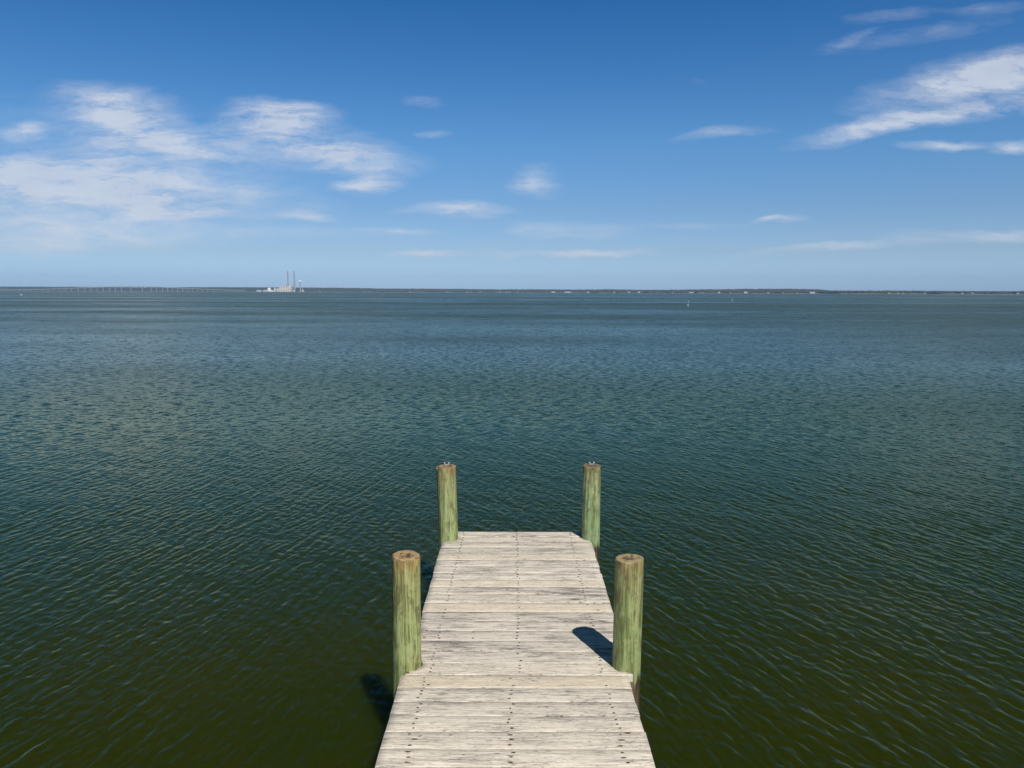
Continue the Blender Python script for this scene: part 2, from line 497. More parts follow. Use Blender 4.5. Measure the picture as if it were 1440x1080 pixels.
pile_specs = [
    ('greenish round piling with rounded orange-brown top, by the near left edge of the dock', 3,
     dict(tan=(0.33, 0.31, 0.125), green=(0.31, 0.355, 0.145), brown=(0.33, 0.215, 0.085), stain_z=-0.30, stripe=math.pi * 1.10), 0.026, 0.022, (math.pi * 1.06, 0.012, 0.22)),
    ('brown-grained green piling casting a short shadow on the dock, near right edge', 8,
     dict(tan=(0.31, 0.265, 0.115), green=(0.265, 0.325, 0.135), brown=(0.27, 0.20, 0.09), stain_z=-0.035), 0.010, 0.010, None),
    ('far left corner piling, yellow-green with small white bits on its top', 15,
     dict(tan=(0.31, 0.28, 0.12), green=(0.305, 0.36, 0.165), brown=(0.27, 0.20, 0.09), stain_z=-0.12), 0.007, 0.012, None),
    ('far right corner piling, blotchy green turning brown just below the deck', 23,
     dict(tan=(0.23, 0.215, 0.10), green=(0.25, 0.36, 0.19), brown=(0.17, 0.135, 0.065), stain_z=-0.05), 0.006, 0.008, None),
]
for i, (p, s) in enumerate(zip(PILES, pile_specs)):
    label, seed, cols, bev, hol, chip = s
    root = empty('piling', (p['x'], p['y'], DECK))
    tag(root, label, 'piling', 'wooden pilings holding the end of the dock')
    light = ((0.42, 0.285, 0.14), (0.40, 0.31, 0.165), (0.36, 0.26, 0.135), (0.22, 0.175, 0.095))[i]
    m_end = mat_endgrain('piling_end_grain', light, tuple(c * 0.5 for c in light), seed)
    from_bm('post', pile_mesh(p, seed, bev, hol, chip), [mat_pile('treated_piling', seed, **cols), m_end], root)
    if i >= 2:   # small white fitting with two upturned ends at the back of the top
        bm = bmesh.new()
        zt = p['top'] - DECK
        bx = p['lean'][0] * zt / 0.6
        bm_box(bm, bx - 0.017, bx + 0.021, 0.034, 0.048, zt + 0.0005, zt + 0.006, bevel=0.001)
        for dx in (-0.016, 0.020):
            prof = [(0.005, zt + 0.0065), (0.006, zt + 0.011), (0.0075, zt + 0.018), (0.004, zt + 0.022)]
            bm_lathe(bm, prof, 10, bx + dx, 0.041, cap0=True, cap1=True)
        from_bm('bracket', bm, M['bolt'], root)

# ------------------------------------------------------------------ dock
EDGES = [3.122, 3.258, 3.396, 3.533, 3.660, 3.793, 3.930, 4.066, 4.203, 4.342, 4.481, 4.620, 4.760,
         4.908, 5.042, 5.175, 5.310, 5.445, 5.584, 5.728, 5.882, 6.020, 6.160, 6.294, 6.430]
GRAY = [.15, .2, .3, .55, .65, .0, .12, .6, .75, .65, .8, .95, .05, .35, .75, .08, .45, .6, .7, .05, .8, .5, .35, .7]
FRESH = [.1, .1, .1, .05, 0, .85, .2, 0, 0, 0, 0, 0, .75, .1, 0, .6, 0, 0, 0, .55, 0, 0, .1, .1]
e = EDGES[0]
while e > -0.9:
    e -= 0.138; EDGES.insert(0, e); GRAY.insert(0, random.uniform(.1, .7)); FRESH.insert(0, random.uniform(0, .25))


def make_decking():
    bm = bmesh.new()
    la = bm.verts.layers.float.new('board_seed'); lb = bm.verts.layers.float.new('board_gray'); lc = bm.verts.layers.float.new('board_fresh')
    rr = random.Random(5)
    NX, TH = 30, 0.038
    nails = []
    for i in range(len(EDGES) - 1):
        y0, y1 = EDGES[i], EDGES[i + 1]
        gap = rr.uniform(0.001, 0.006)
        y0 += gap / 2; y1 -= gap / 2
        far_part = y0 > 3.92
        cx, hw = (0.043, 0.616) if far_part else (0.018, 0.611)
        xl, xr = cx - hw + rr.uniform(-.003, .003), cx + hw + rr.uniform(-.003, .003)
        skew = rr.uniform(-0.004, 0.004)
        zo = rr.uniform(-0.0022, 0.0022)
        tilt = rr.uniform(-0.010, 0.010)
        cup = rr.uniform(-0.0015, 0.0015)
        notch = [p for p in PILES if abs((y0 + y1) / 2 - p['y']) < p['r'] + 0.09]
        ny = 22 if notch else 4
        seed, gr, fr = rr.random(), min(1, GRAY[i] * 1.05), FRESH[i] * .9
        p1, p2 = rr.uniform(0, 6), rr.uniform(0, 6)
        bv = 0.003
        # profile: list of (v across 0..1, inset z)
        prof = [(0.0, -bv)] + [(bv / (y1 - y0) * 0.9 + (1 - 1.8 * bv / (y1 - y0)) * k / ny, 0.0) for k in range(ny + 1)] + [(1.0, -bv)]
        prof = prof + [(1.0, -TH), (0.0, -TH)]
        ringcols = []
        for v, dz in prof:
            y = y0 + v * (y1 - y0)
            a, c = xl + skew * (v - .5), xr - skew * (v - .5)
            for p in notch:
                q = p['r'] + 0.007
                dy = y - p['y']
                if abs(dy) < q:
                    s = math.sqrt(q * q - dy * dy)
                    if p['x'] < 0: a = max(a, p['x'] + s)
                    else: c = min(c, p['x'] - s)
            col = []
            for k in range(NX + 1):
                t = k / NX
                x = a + (c - a) * t
                wav = 0.0013 * math.sin(3.1 * x + p1) + 0.0007 * math.sin(8.3 * x + p2)
                if v in (0.0, 1.0): yy = y + (wav if v == 0 else -wav * .7)
                else: yy = y + wav * (0.5 - v)
                z = DECK + zo + dz + tilt * (v - .5) * 0.14 + cup * (2 * v - 1) ** 2 + 0.0012 * math.sin(2.3 * x + p2)
                if dz == 0 and (k == 0 or k == NX): z -= 0.0015
                vt = bm.verts.new((x, yy, z)); vt[la] = seed; vt[lb] = gr; vt[lc] = fr
                col.append(vt)
            ringcols.append(col)
        n = len(ringcols)
        for j in range(n):
            A, B = ringcols[j], ringcols[(j + 1) % n]
            for k in range(NX):
                f = bm.faces.new((A[k], A[k + 1], B[k + 1], B[k]))
                f.smooth = 1 <= j <= ny
        # cut ends: strips between the top row and the bottom edge
        for k, flip in ((0, False), (NX, True)):
            loop = [ringcols[j][k] for j in range(n)]
            try:
                f = bm.faces.new(loop if flip else loop[::-1])
            except ValueError:
                pass
        # nails: three to a bearer, a few astray
        cols = (-0.425, 0.045, 0.500) if far_part else (-0.462, 0.0, 0.505)
        for ci, nx in enumerate(cols):
            nx += (0.022 * (5.2 - y0) if far_part and ci == 0 else 0) * -0.6
            for q in range(3):
                if rr.random() < (0.45 if fr > .4 else 0.06): continue
                nails.append((nx + rr.gauss(0, .006), y0 + (y1 - y0) * (0.2 + 0.3 * q) + rr.gauss(0, .004), DECK + zo, fr, ci))
    for px, py in ((601, 887), (666, 889), (597, 896.5), (664.5, 897.5), (574, 946), (601, 963.5), (883, 1031), (841, 858)):
        q = on_plane(px, py, DECK); nails.append((q.x, q.y, DECK, 0, 0))
    bmesh.ops.recalc_face_normals(bm, faces=bm.faces[:])
    # nail heads with the rust bleeding along the grain
    for (x, y, z, fr, ci) in nails:
        red = y < 3.4 and rr.random() < .6
        L = rr.uniform(.004, .010) * (1.25 if red else 1.0); W = rr.uniform(.0026, .0042)
        sx = rr.uniform(-.004, .004)
        for (ra, rb, dz, mi, ox) in ((L * (1.5 if red else 1), W * (1.35 if red else 1), .0022, 2 if red else 1, sx), (.0042, .0036, .0034, 1, 0)):
            vs = []
            for k in range(10):
                a = 2 * math.pi * k / 10
                vs.append(bm.verts.new((x + ox + ra * math.cos(a) * rr.uniform(.8, 1.15), y + rb * math.sin(a) * rr.uniform(.85, 1.1), z + dz)))
            top = bm.verts.new((x + ox * .5, y, z + dz + .0006))
            for k in range(10):
                f = bm.faces.new((vs[k], vs[(k + 1) % 10], top)); f.material_index = mi
    return bm


dock = empty('dock', (0.03, 6.0, DECK))
tag(dock, 'narrow weathered plank dock running out over the water between four pilings', 'dock')


def child_of(o, root):
    o.parent = root
    o.matrix_parent_inverse = Matrix.Translation(-Vector(root.location))
    return o


child_of(from_bm('decking', make_decking(), [M['boards'], M['nail'], M['rust']]), dock)
for x in (-0.45, 0.03, 0.50):
    bm = bmesh.new(); bm_box(bm, x - .02, x + .02, -0.88, 6.39, DECK - .235, DECK - .045, bevel=.003)
    child_of(from_bm('stringer', bm, M['timber']), dock)
for y, s in ((4.04, 1), (6.27, 1)):
    for dy in (-0.103, 0.103):
        bm = bmesh.new(); bm_box(bm, -0.56, 0.62, y + dy - .019, y + dy + .019, DECK - .43, DECK - .237, bevel=.003)
        child_of(from_bm('cross_beam', bm, M['timber']), dock)
for y in (1.6, -0.7):
    bm = bmesh.new(); bm_box(bm, -0.56, 0.60, y - .02, y + .02, DECK - .43, DECK - .237, bevel=.003)
    child_of(from_bm('cross_beam', bm, M['timber']), dock)

# ------------------------------------------------------------------ water
def ocean_tile(n, L, comps, seed):
    g = np.random.default_rng(seed)
    k1 = 2 * np.pi * np.fft.fftfreq(n, L / n)
    KX, KY = np.meshgrid(k1, k1, indexing='xy')
    K = np.hypot(KX, KY); K[0, 0] = 1
    S = np.zeros((n, n))
    for lam, lw, crest, spread, rms in comps:
        k0 = 2 * np.pi / lam
        nx, ny = math.cos(crest), -math.sin(crest)
        cosd = np.abs((KX * nx + KY * ny) / K).clip(0, 1)
        d = np.arccos(cosd)
        s = np.exp(-0.5 * (np.log(K / k0) / lw) ** 2 - 0.5 * (d / spread) ** 2) / K ** 2
        s[0, 0] = 0
        S += s * rms ** 2 / s.sum()          # s is a slope spectrum per area
    amp = np.sqrt(S) / K * (g.normal(size=(n, n)) + 1j * g.normal(size=(n, n)))
    amp[0, 0] = 0
    h = np.fft.ifft2(amp) * n * n
    dx = np.fft.ifft2(-1j * KX / K * amp) * n * n
    dy = np.fft.ifft2(-1j * KY / K * amp) * n * n
    return [np.ascontiguousarray(a.real.astype(np.float32)) for a in (h, dx, dy)]


def sample(tile, L, x, y):
    n = tile[0].shape[0]
    u = (x / L * n) % n; v = (y / L * n) % n
    i0 = np.floor(u).astype(np.int64); j0 = np.floor(v).astype(np.int64)
    fu = (u - i0).astype(np.float32); fv = (v - j0).astype(np.float32)
    i0 %= n; j0 %= n
    i1 = (i0 + 1) % n; j1 = (j0 + 1) % n
    out = []
    for t in tile:
        out.append((t[j0, i0] * (1 - fu) + t[j0, i1] * fu) * (1 - fv) + (t[j1, i0] * (1 - fu) + t[j1, i1] * fu) * fv)
    return out


def smooth(a, b, x):
    t = np.clip((x - a) / (b - a), 0, 1)
    return t * t * (3 - 2 * t)


def patch_noise(x, y, s, seed):
    g = np.random.default_rng(seed)
    n = np.zeros_like(x)
    for _ in range(7):
        a, ph = g.uniform(0, 6.28, 2); k = s * g.uniform(.5, 1.6)
        n += np.sin(k * (x * math.cos(a) + y * math.sin(a)) + ph)
    return n / 2.6


def make_water():
    rs = [0.35]
    while rs[-1] < 3.6: rs.append(rs[-1] + 0.06)
    while rs[-1] < 62: rs.append(rs[-1] + max(0.0125, 0.00165 * rs[-1]))
    while rs[-1] < 26000: rs.append(rs[-1] * 1.12)
    rs = np.array(rs)
    fine = np.arange(-R(46), R(46), 0.00145)
    coarse = np.arange(R(46), 2 * math.pi - R(46), R(3.0))
    th = np.concatenate([fine, coarse])                 # angle from +Y toward +X
    nr, nt = len(rs), len(th)
    TH, RR = np.meshgrid(th, rs)
    x = (RR * np.sin(TH)).ravel(); y = (RR * np.cos(TH)).ravel(); r = RR.ravel(); t = TH.ravel()
    tt = np.where(t > math.pi, t - 2 * math.pi, t)
    side = 1 - smooth(R(39), R(45), np.abs(tt))
    det = (1 - smooth(22, 44, r)) * side * smooth(1.0, 3.0, r)
    z = np.zeros_like(x); DX = np.zeros_like(x); DY = np.zeros_like(x)
    LA, LB, LC = 17.3, 19.9, 31.7
    A = ocean_tile(2048, LA, [(0.064, .30, R(-21), R(9), .092), (.13, .35, R(-19), R(12), .030)], 1)
    B = ocean_tile(2048, LB, [(0.060, .30, R(14), R(10), .092), (.13, .35, R(10), R(12), .030)], 2)
    D = ocean_tile(2048, LC, [(0.115, .35, R(-22), R(16), .050), (0.12, .35, R(10), R(16), .046), (.10, .35, R(-60), R(40), .050),
                              (0.40, .40, R(-40), R(28), .014), (1.2, .4, R(-60), R(35), .005)], 3)
    lat = smooth(-.30, .38, x / (np.abs(y) + 1.5) + .10 * patch_noise(x, y, .5, 5))
    pa = np.clip(.85 + .24 * patch_noise(x, y, 1.1, 6), .35, 1.4)
    pb = np.clip(.85 + .24 * patch_noise(x, y, 1.2, 7), .35, 1.4)
    sh = 1 - smooth(10, 24, r)
    # lee of the dock: the ripples are broken up close to the piles
    lee = 1 - .45 * np.exp(-((x + 1.3) / 1.3) ** 2 - ((y - 4.6) / 2.4) ** 2)
    for tile, L, wgt in ((A, LA, sh * pa * (.25 + .9 * lat)), (B, LB, sh * pb * (.25 + .9 * (1 - lat))), (D, LC, np.ones_like(x))):
        h, dx, dy = sample(tile, L, x, y)
        wgt = wgt * det * lee
        z += h * wgt; DX += dx * wgt; DY += dy * wgt
    chop = 1.45
    co = np.empty((len(x), 3), np.float32)
    co[:, 0] = x + chop * DX; co[:, 1] = y + chop * DY; co[:, 2] = z
    i = np.arange(nr - 1)[:, None] * nt; j = np.arange(nt)[None, :]; j2 = (j + 1) % nt
    q = np.stack([i + j, i + nt + j, i + nt + j2, i + j2], -1).reshape(-1, 4).astype(np.int32)
    q = q[:, ::-1]
    me = bpy.data.meshes.new('water')
    me.vertices.add(len(co) + 1)
    allco = np.concatenate([co, np.zeros((1, 3), np.float32)])
    me.vertices.foreach_set('co', allco.ravel())
    cc = np.stack([np.full(nt, len(co)), np.arange(nt), (np.arange(nt) + 1) % nt], -1).astype(np.int32)[:, ::-1]
    nq, ntri = len(q), len(cc)
    me.loops.add(nq * 4 + ntri * 3)
    me.loops.foreach_set('vertex_index', np.concatenate([q.ravel(), cc.ravel()]))
    me.polygons.add(nq + ntri)
    me.polygons.foreach_set('loop_start', np.concatenate([np.arange(nq) * 4, nq * 4 + np.arange(ntri) * 3]).astype(np.int32))
    me.polygons.foreach_set('use_smooth', np.ones(nq + ntri, bool))
    a = me.attributes.new('ripple_mesh', 'FLOAT', 'POINT')
    a.data.foreach_set('value', np.append(det, 0).astype(np.float32))
    me.update(calc_edges=True); me.validate()
    # normals must look up
    if me.polygons[nq // 2].normal.z < 0: me.flip_normals()
    return link('water', me, M['water'])


tag(make_water(), kind='structure')

# ------------------------------------------------------------------ far shore
TOPS = [(-300, 5.4), (0, 6.0), (100, 5.9), (200, 5.6), (320, 6.1), (420, 5.9), (470, 5.7), (500, 5.4), (545, 4.7), (600, 4.7), (660, 4.4), (700, 4.0),
        (760, 4.3), (810, 4.0), (860, 4.6), (900, 3.8), (940, 4.1), (1000, 4.8), (1060, 5.6), (1110, 5.9), (1150, 5.2), (1166, 4.3), (1200, 4.1),
        (1260, 4.2), (1320, 4.1), (1370, 3.3), (1400, 3.6), (1440, 4.2), (1750, 4.0)]
DIST = [(-300, 10000), (330, 9400), (440, 9000), (800, 6600), (1150, 5200), (1162, 5000), (1178, 4300), (1440, 4000), (1750, 3800)]
tx, tv = zip(*TOPS); dx_, dv = zip(*DIST)
top_of = lambda p: float(np.interp(p, tx, tv))
dist_of = lambda p: float(np.interp(p, dx_, dv))


def make_land():
    cols = list(range(-300, 1751, 6))
    rows = [0.0, 0.02, 0.15, 0.4, 0.7, 1.0, 1.5]
    bm = bmesh.new(); grid = []
    g = random.Random(3)
    for px in cols:
        d0 = dist_of(px) + 30 * math.sin(px * .05) + 18 * math.sin(px * .17)
        hill = max(3.0, px_h(top_of(px), d0 + 450) - 13.0)
        line = []
        for q in rows:
            d = d0 + q * 450
            p = at_far(px, d)
            z = -0.6 if q == 0 else (1.2 + (hill - 1.2) * min(1, q) ** 1.3 * (1 if q <= 1 else .8) + CAM_Z * min(1, q))
            line.append(bm.verts.new((p.x, p.y, z)))
        grid.append(line)
    for a, b in zip(grid, grid[1:]):
        for k in range(len(rows) - 1):
            f = bm.faces.new((a[k], b[k], b[k + 1], a[k + 1]))
            f.material_index = 1 if k <= 0 else 0; f.smooth = True
    return bm


tag(from_bm('far_shore', make_land(), [M['land'], M['sand']]), kind='structure')


def make_woodland():
    ico = bmesh.new(); bmesh.ops.create_icosphere(ico, subdivisions=1, radius=1.0)
    ico.verts.ensure_lookup_table()
    iv = np.array([v.co[:] for v in ico.verts], np.float32); fi = np.array([[v.index for v in f.verts] for f in ico.faces], np.int32); ico.free()
    V, Fc = [], []; n = 0
    g = np.random.default_rng(21)
    for px in np.arange(-280, 1740, 0.62):
        for q in (0.05, 0.10, 0.2, 0.35, 0.55, 0.75, 0.95, 1.02):
            pp = px + g.uniform(-.5, .5)
            if q < .15 and math.sin(pp * .09) + math.sin(pp * .23 + 1) > .9: continue
            d0 = dist_of(pp) + 30 * math.sin(pp * .05) + 18 * math.sin(pp * .17)
            qq = q + g.uniform(-.03, .03)
            p = at_far(pp, d0 + qq * 450)
            hill = max(3.0, px_h(top_of(pp), d0 + 450) - 13.0)
            z = 1.2 + (hill - 1.2) * min(1, max(0, qq)) ** 1.3 + CAM_Z * min(1, qq)
            h = g.uniform(8, 17) * (0.8 if d0 < 5000 else 1)
            s = np.array([g.uniform(5, 9), g.uniform(5, 9), h / 2])
            V.append(iv * s * g.uniform(.75, 1.2, (len(iv), 1)) + np.array([p.x, p.y, z + h * .45]))
            Fc.append(fi + n); n += len(iv)
    V = np.concatenate(V).astype(np.float32); Fc = np.concatenate(Fc)
    me = bpy.data.meshes.new('woodland')
    me.from_pydata(V.tolist(), [], Fc.tolist())
    return link('woodland', me, M['wood_far'])


tag(make_woodland(), 'dark strip of woods along the whole far shore', 'woods', kind='stuff')


def shore_point(px, back=8.0):
    d0 = dist_of(px) + 30 * math.sin(px * .05) + 18 * math.sin(px * .17)
    p = at_far(px, d0 - back); p.z = 0.0
    return p


def house_mesh(w, d, h, rh, wall):
    bm = bmesh.new()
    bm_box(bm, -w / 2, w / 2, -d / 2, d / 2, -1.5, h, 0)
    # gable roof, proud of the walls
    e = .5
    a = [bm.verts.new(c) for c in ((-w / 2 - e, -d / 2 - e, h + .02), (w / 2 + e, -d / 2 - e, h + .02), (w / 2 + e, d / 2 + e, h + .02), (-w / 2 - e, d / 2 + e, h + .02),
                                   (-w / 2 - e, 0, h + rh), (w / 2 + e, 0, h + rh))]
    for idx in ((0, 1, 5, 4), (2, 3, 4, 5), (3, 0, 4), (1, 2, 5), (3, 2, 1, 0)):
        f = bm.faces.new([a[k] for k in idx]); f.material_index = 1
    for wx in (-.3, 0, .3):
        bm_box(bm, wx * w - .7, wx * w + .7, -d / 2 - .04, -d / 2 + .3, 1.0, 2.6, 2)
    return bm


HOUSES = [(450, 1.2), (512, 1), (520, 1), (531, .9), (577, 1.2), (583, .9), (588, 1.0), (593, 1.2), (628, 1.5), (633, 1), (657, 1), (662.5, 1), (675, 1.2),
          (698, .9), (703, 1.3), (712.5, 1.4), (716.5, 1), (727.5, 1.0), (863.5, 1.3), (884, 1.5), (946, 1), (985, 1),
          (988.5, 1.2), (1003, .8), (1027, 1.2), (1080, 1.3), (1101, 1), (1121, 1.1), (1250, 1.1), (1263, 1.1), (1270, .9), (1300, .8), (1353, 1.2), (1367, 1), (1431, 1.2)]
protos = []
for wall in ('white', 'cream', 'grey'):
    me = None
    o = from_bm('house', house_mesh(13, 9, 5.0, 2.4, wall), [M[{'white': 'house_wall', 'cream': 'cream_house'}.get(wall, wall)], M['roof'], M['dark']])
    protos.append(o)
hi = 0
for k, (px, s) in enumerate(HOUSES):
    src = protos[(0, 0, 1, 0, 2, 0, 1)[k % 7]]
    if src.get('label') is None: o = src
    else:
        o = src.copy(); C.objects.link(o)
    o.location = shore_point(px, 10) + Vector((0, 0, 1.6))
    d = dist_of(px)
    sc_ = s * (1.05 if d > 6000 else .8)
    o.scale = (sc_ * random.uniform(.85, 1.15), sc_, sc_ * random.uniform(.75, 1.0))
    o.rotation_euler.z = random.uniform(-.25, .25)
    tag(o, 'small pale house dotted along the wooded far shoreline', 'house', 'small houses along the far shore')
for px, w, h, lab in ((1048.5, 26, 6.5, 'long bright white building on the far shore left of the hill top'),
                      (1142, 33, 6, 'longest bright white building, at the foot of the far right hill'),
                      (827, 15, 8, 'bright white house standing alone on the middle of the far shore'),
                      (898.5, 20, 8, 'bright white house with a low wing, right of middle on the far shore'),
                      (778, 30, 5, 'long low pale building on the far shore behind the dock end'),
                      (799, 62, 5, 'row-like low grey-white building on the far shore, right of the long low one'),
                      (1011, 16, 8, 'white gabled house on the far shore above the right channel buoy'),
                      (972, 34, 3.5, 'long low pale waterside shed above the left channel buoy')):
    o = from_bm('house', house_mesh(w, 11, h, 2.4, 'white'), [M['white'], M['white'] if w > 24 else M['roof'], M['dark']])
    o.location = shore_point(px, 12) + Vector((0, 0, 1.6))
    tag(o, lab, 'house')

# ------------------------------------------------------------------ power station
PD = 8700.0


def plant_x(px): return at_far(px, PD).x
def lift(py, px): return (horizon_row(px) - py) / F_PX * PD + CAM_Z


def block(name, px0, px1, y0, y1, pytop, mat, parent=None, z0=0.0, bevel=0.0):
    bm = bmesh.new()
    bm_box(bm, plant_x(px0), plant_x(px1), PD + y0, PD + y1, z0, lift(pytop, (px0 + px1) / 2))
    o = from_bm(name, bm, mat)
    if parent is not None: child_of(o, parent)
    return o


apron = bmesh.new()
bm_box(apron, plant_x(359), plant_x(431), PD - 40, PD + 420, -1.0, 2.2)
tag(from_bm('plant_apron', apron, M['sand']), kind='structure')
st = empty('power_station', (plant_x(399), PD, 2.2))
tag(st, 'pale block of power station buildings under the two banded smokestacks', 'power station')
block('turbine_hall', 390.0, 408.6, 0, 60, 405.6, M['cream'], st, 2.2)
block('annex', 385.2, 389.0, -6, 40, 405.3, M['white'], st, 2.2)
block('annex', 408.7, 411.0, 4, 50, 406.2, M['grey'], st, 2.2)
for a, b_, t in ((390.7, 393.6, 402.2), (394.4, 397.4, 401.2), (397.9, 400.6, 400.9), (401.2, 403.8, 401.4), (404.3, 407.0, 400.9)):
    block('boiler_house', a, b_, 61, 120, t, M['white'] if a < 402 else M['cream'], st, 2.2)
block('link_gallery', 390.6, 407.2, 122, 140, 403.2, M['grey'], st, 2.2)
for a in (392.2, 395.6, 399.4, 402.8, 406.2):
    bm = bmesh.new(); bm_box(bm, plant_x(a) - 3.0, plant_x(a) + 3.0, PD - .6, PD - .05, 6, 26)
    child_of(from_bm('window_strip', bm, M['dark']), st)


def smokestack(px, pytop, r0, r1, y, label):
    h = lift(pytop, px) - 2.2
    root = empty('smokestack', (plant_x(px), PD + y, 2.2))
    tag(root, label, 'smokestack', 'banded smokestacks of the power station')
    bm = bmesh.new(); n = 20
    bm_lathe(bm, [(r0 + (r1 - r0) * k / n, h * k / n) for k in range(n + 1)], 24, cap1=True)
    from_bm('shaft', bm, M['stack'], root)
    bm = bmesh.new(); bm_lathe(bm, [(r1 + .1, h - 5), (r1 + .9, h - 4), (r1 + .9, h + .8), (r1 - 1, h + .8)], 24)
    from_bm('rim', bm, M['dark'], root)


smokestack(399.3, 381.3, 9.4, 6.6, 170, 'left of two tall banded smokestacks, rising behind the boiler houses')
smokestack(408.4, 381.3, 10.0, 7.0, 170, 'right of two tall banded smokestacks, at the right end of the plant')

wt = empty('water_tower', (plant_x(421.6), PD + 20, 2.2))
tag(wt, 'white ball-topped water tower right of the smokestacks', 'water tower')
hz = lift(396.2, 421.6) - 2.2
bm = bmesh.new()
bm_lathe(bm, [(14.5 * math.sin(math.pi * k / 12) + .05, hz - 14.5 * math.cos(math.pi * k / 12)) for k in range(13)], 24)
from_bm('tank', bm, M['bright'], wt)
bm = bmesh.new()
bm_lathe(bm, [(10, 0), (7.0, 12), (6.2, 25), (6.0, hz - 20), (7.5, hz - 12.2)], 20)
from_bm('stem', bm, M['concrete'], wt)

ch = empty('chimney', (plant_x(422.8), PD + 60, 2.2))
tag(ch, 'short grey concrete vent stack just right of the water tower stem', 'chimney')
bm = bmesh.new(); hh = lift(402.6, 422.6); bm_lathe(bm, [(6, 0), (5, hh * .5), (4.6, hh)], 18, cap1=True)
from_bm('shaft', bm, M['concrete'], ch)

dm = empty('storage_dome', (plant_x(379.4), PD - 20, 2.2))
tag(dm, 'white round storage dome left of the power station', 'storage dome')
bm = bmesh.new(); hd = lift(404.7, 379.4) - 2.2
bm_lathe(bm, [(22, 0), (22, hd * .35)] + [(22 * math.cos(a) + .05, hd * .35 + hd * .65 * math.sin(a)) for a in np.linspace(.1, 1.55, 9)], 28)
from_bm('shell', bm, M['bright'], dm)
bm = bmesh.new(); bm_box(bm, -4, 4, -23.5, -21, 0, 7)
from_bm('door', bm, M['grey'], dm)


def shed(px0, px1, pytop, y, mat, label, cat='shed'):
    root = empty('shed', (plant_x((px0 + px1) / 2), PD + y, 2.2))
    tag(root, label, cat)
    w = plant_x(px1) - plant_x(px0); h = lift(pytop, px0) - 2.2
    bm = bmesh.new(); bm_box(bm, -w / 2, w / 2, -10, 10, -.5, h * .8); from_bm('wall', bm, M[mat], root)
    bm = bmesh.new()
    a = [bm.verts.new(c) for c in ((-w / 2 - 1, -11, h * .8 + .05), (w / 2 + 1, -11, h * .8 + .05), (w / 2 + 1, 11, h * .8 + .05), (-w / 2 - 1, 11, h * .8 + .05), (-w / 2 - 1, 0, h), (w / 2 + 1, 0, h))]
    for idx in ((0, 1, 5, 4), (2, 3, 4, 5), (3, 0, 4), (1, 2, 5), (3, 2, 1, 0)): bm.faces.new([a[k] for k in idx])
    from_bm('roof', bm, M[mat], root)


shed(361.5, 368.0, 408.0, -10, 'white', 'long low white shed at the far left of the power station')
shed(371, 377.0, 407.9, -30, 'white', 'low white shed attached beside the storage dome')
shed(381.6, 385, 408.0, -12, 'cream', 'small cream shed between the dome and the station')


def tank(px, pytop, r, y, label):
    root = empty('storage_tank', (plant_x(px), PD + y, 2.2))
    tag(root, label, 'tank')
    h = lift(pytop, px) - 2.2
    bm = bmesh.new(); bm_lathe(bm, [(r, 0), (r, h * .85)], 22); from_bm('shell', bm, M['white'], root)
    bm = bmesh.new(); bm_lathe(bm, [(r + .3, h * .85), (r * .6, h * .95), (.1, h)], 22); from_bm('roof', bm, M['white'], root)


tank(413.6, 407.2, 8.5, -8, 'pale round tank between the smokestack and the water tower')
tank(426.6, 407.3, 9.0, -12, 'bright white round tank right of the water tower')

# ------------------------------------------------------------------ bridge
BD = 8300.0
BR = [(-260, 407.3), (0, 407.2), (55, 407.0), (85, 405.7), (110, 404.9), (135, 404.0), (155, 403.3), (172, 402.8), (192, 402.7), (212, 403.0), (232, 404.0), (250, 404.9),
      (270, 405.8), (295, 406.8), (318, 407.8), (345, 408.3)]
bpx, bpy_ = zip(*BR)
bh = lambda p: (horizon_row(p) - float(np.interp(p, bpx, bpy_))) / F_PX * BD + CAM_Z
br = empty('bridge', (at_far(184, BD).x, BD, 0))
tag(br, 'long low pale road bridge arching over the water at far left', 'bridge')
bm = bmesh.new(); rows = []
for p in np.arange(-260, 346, 4):
    q = at_far(p, BD); z = bh(p)
    rows.append([bm.verts.new((q.x, q.y + oy, z + oz)) for oy, oz in ((-6, -3.6), (-6, 1.2), (6, 1.2), (6, -3.6))])
for a, b_ in zip(rows, rows[1:]):
    for k in range(4): bm.faces.new((a[k], b_[k], b_[(k + 1) % 4], a[(k + 1) % 4]))
bm.faces.new(rows[0]); bm.faces.new(rows[-1][::-1])
bmesh.ops.recalc_face_normals(bm, faces=bm.faces[:])
child_of(from_bm('deck', bm, M['concrete']), br)
PIERS = [110.5, 119.5, 128.5, 137, 145.5, 154.5, 162.5, 171, 184.5, 200.5, 213, 220.5, 228.5, 236, 243, 250, 257, 264, 271, 278, 285, 292, 300]
PIERS += [101, 92.5, 84, 76, 68, 60] + [52 - 8 * k for k in range(30)]
for p in PIERS:
    q = at_far(p, BD); z = bh(p) - 3.6
    bm = bmesh.new()
    w = 2.0 if 100 < p < 262 else 1.2
    bm_box(bm, q.x - w, q.x + w, q.y - 5, q.y + 5, 3.0, z)
    bm_box(bm, q.x - w * 1.7, q.x + w * 1.7, q.y - 7, q.y + 7, -3.0, 2.95)
    child_of(from_bm('pier', bm, M['concrete']), br)

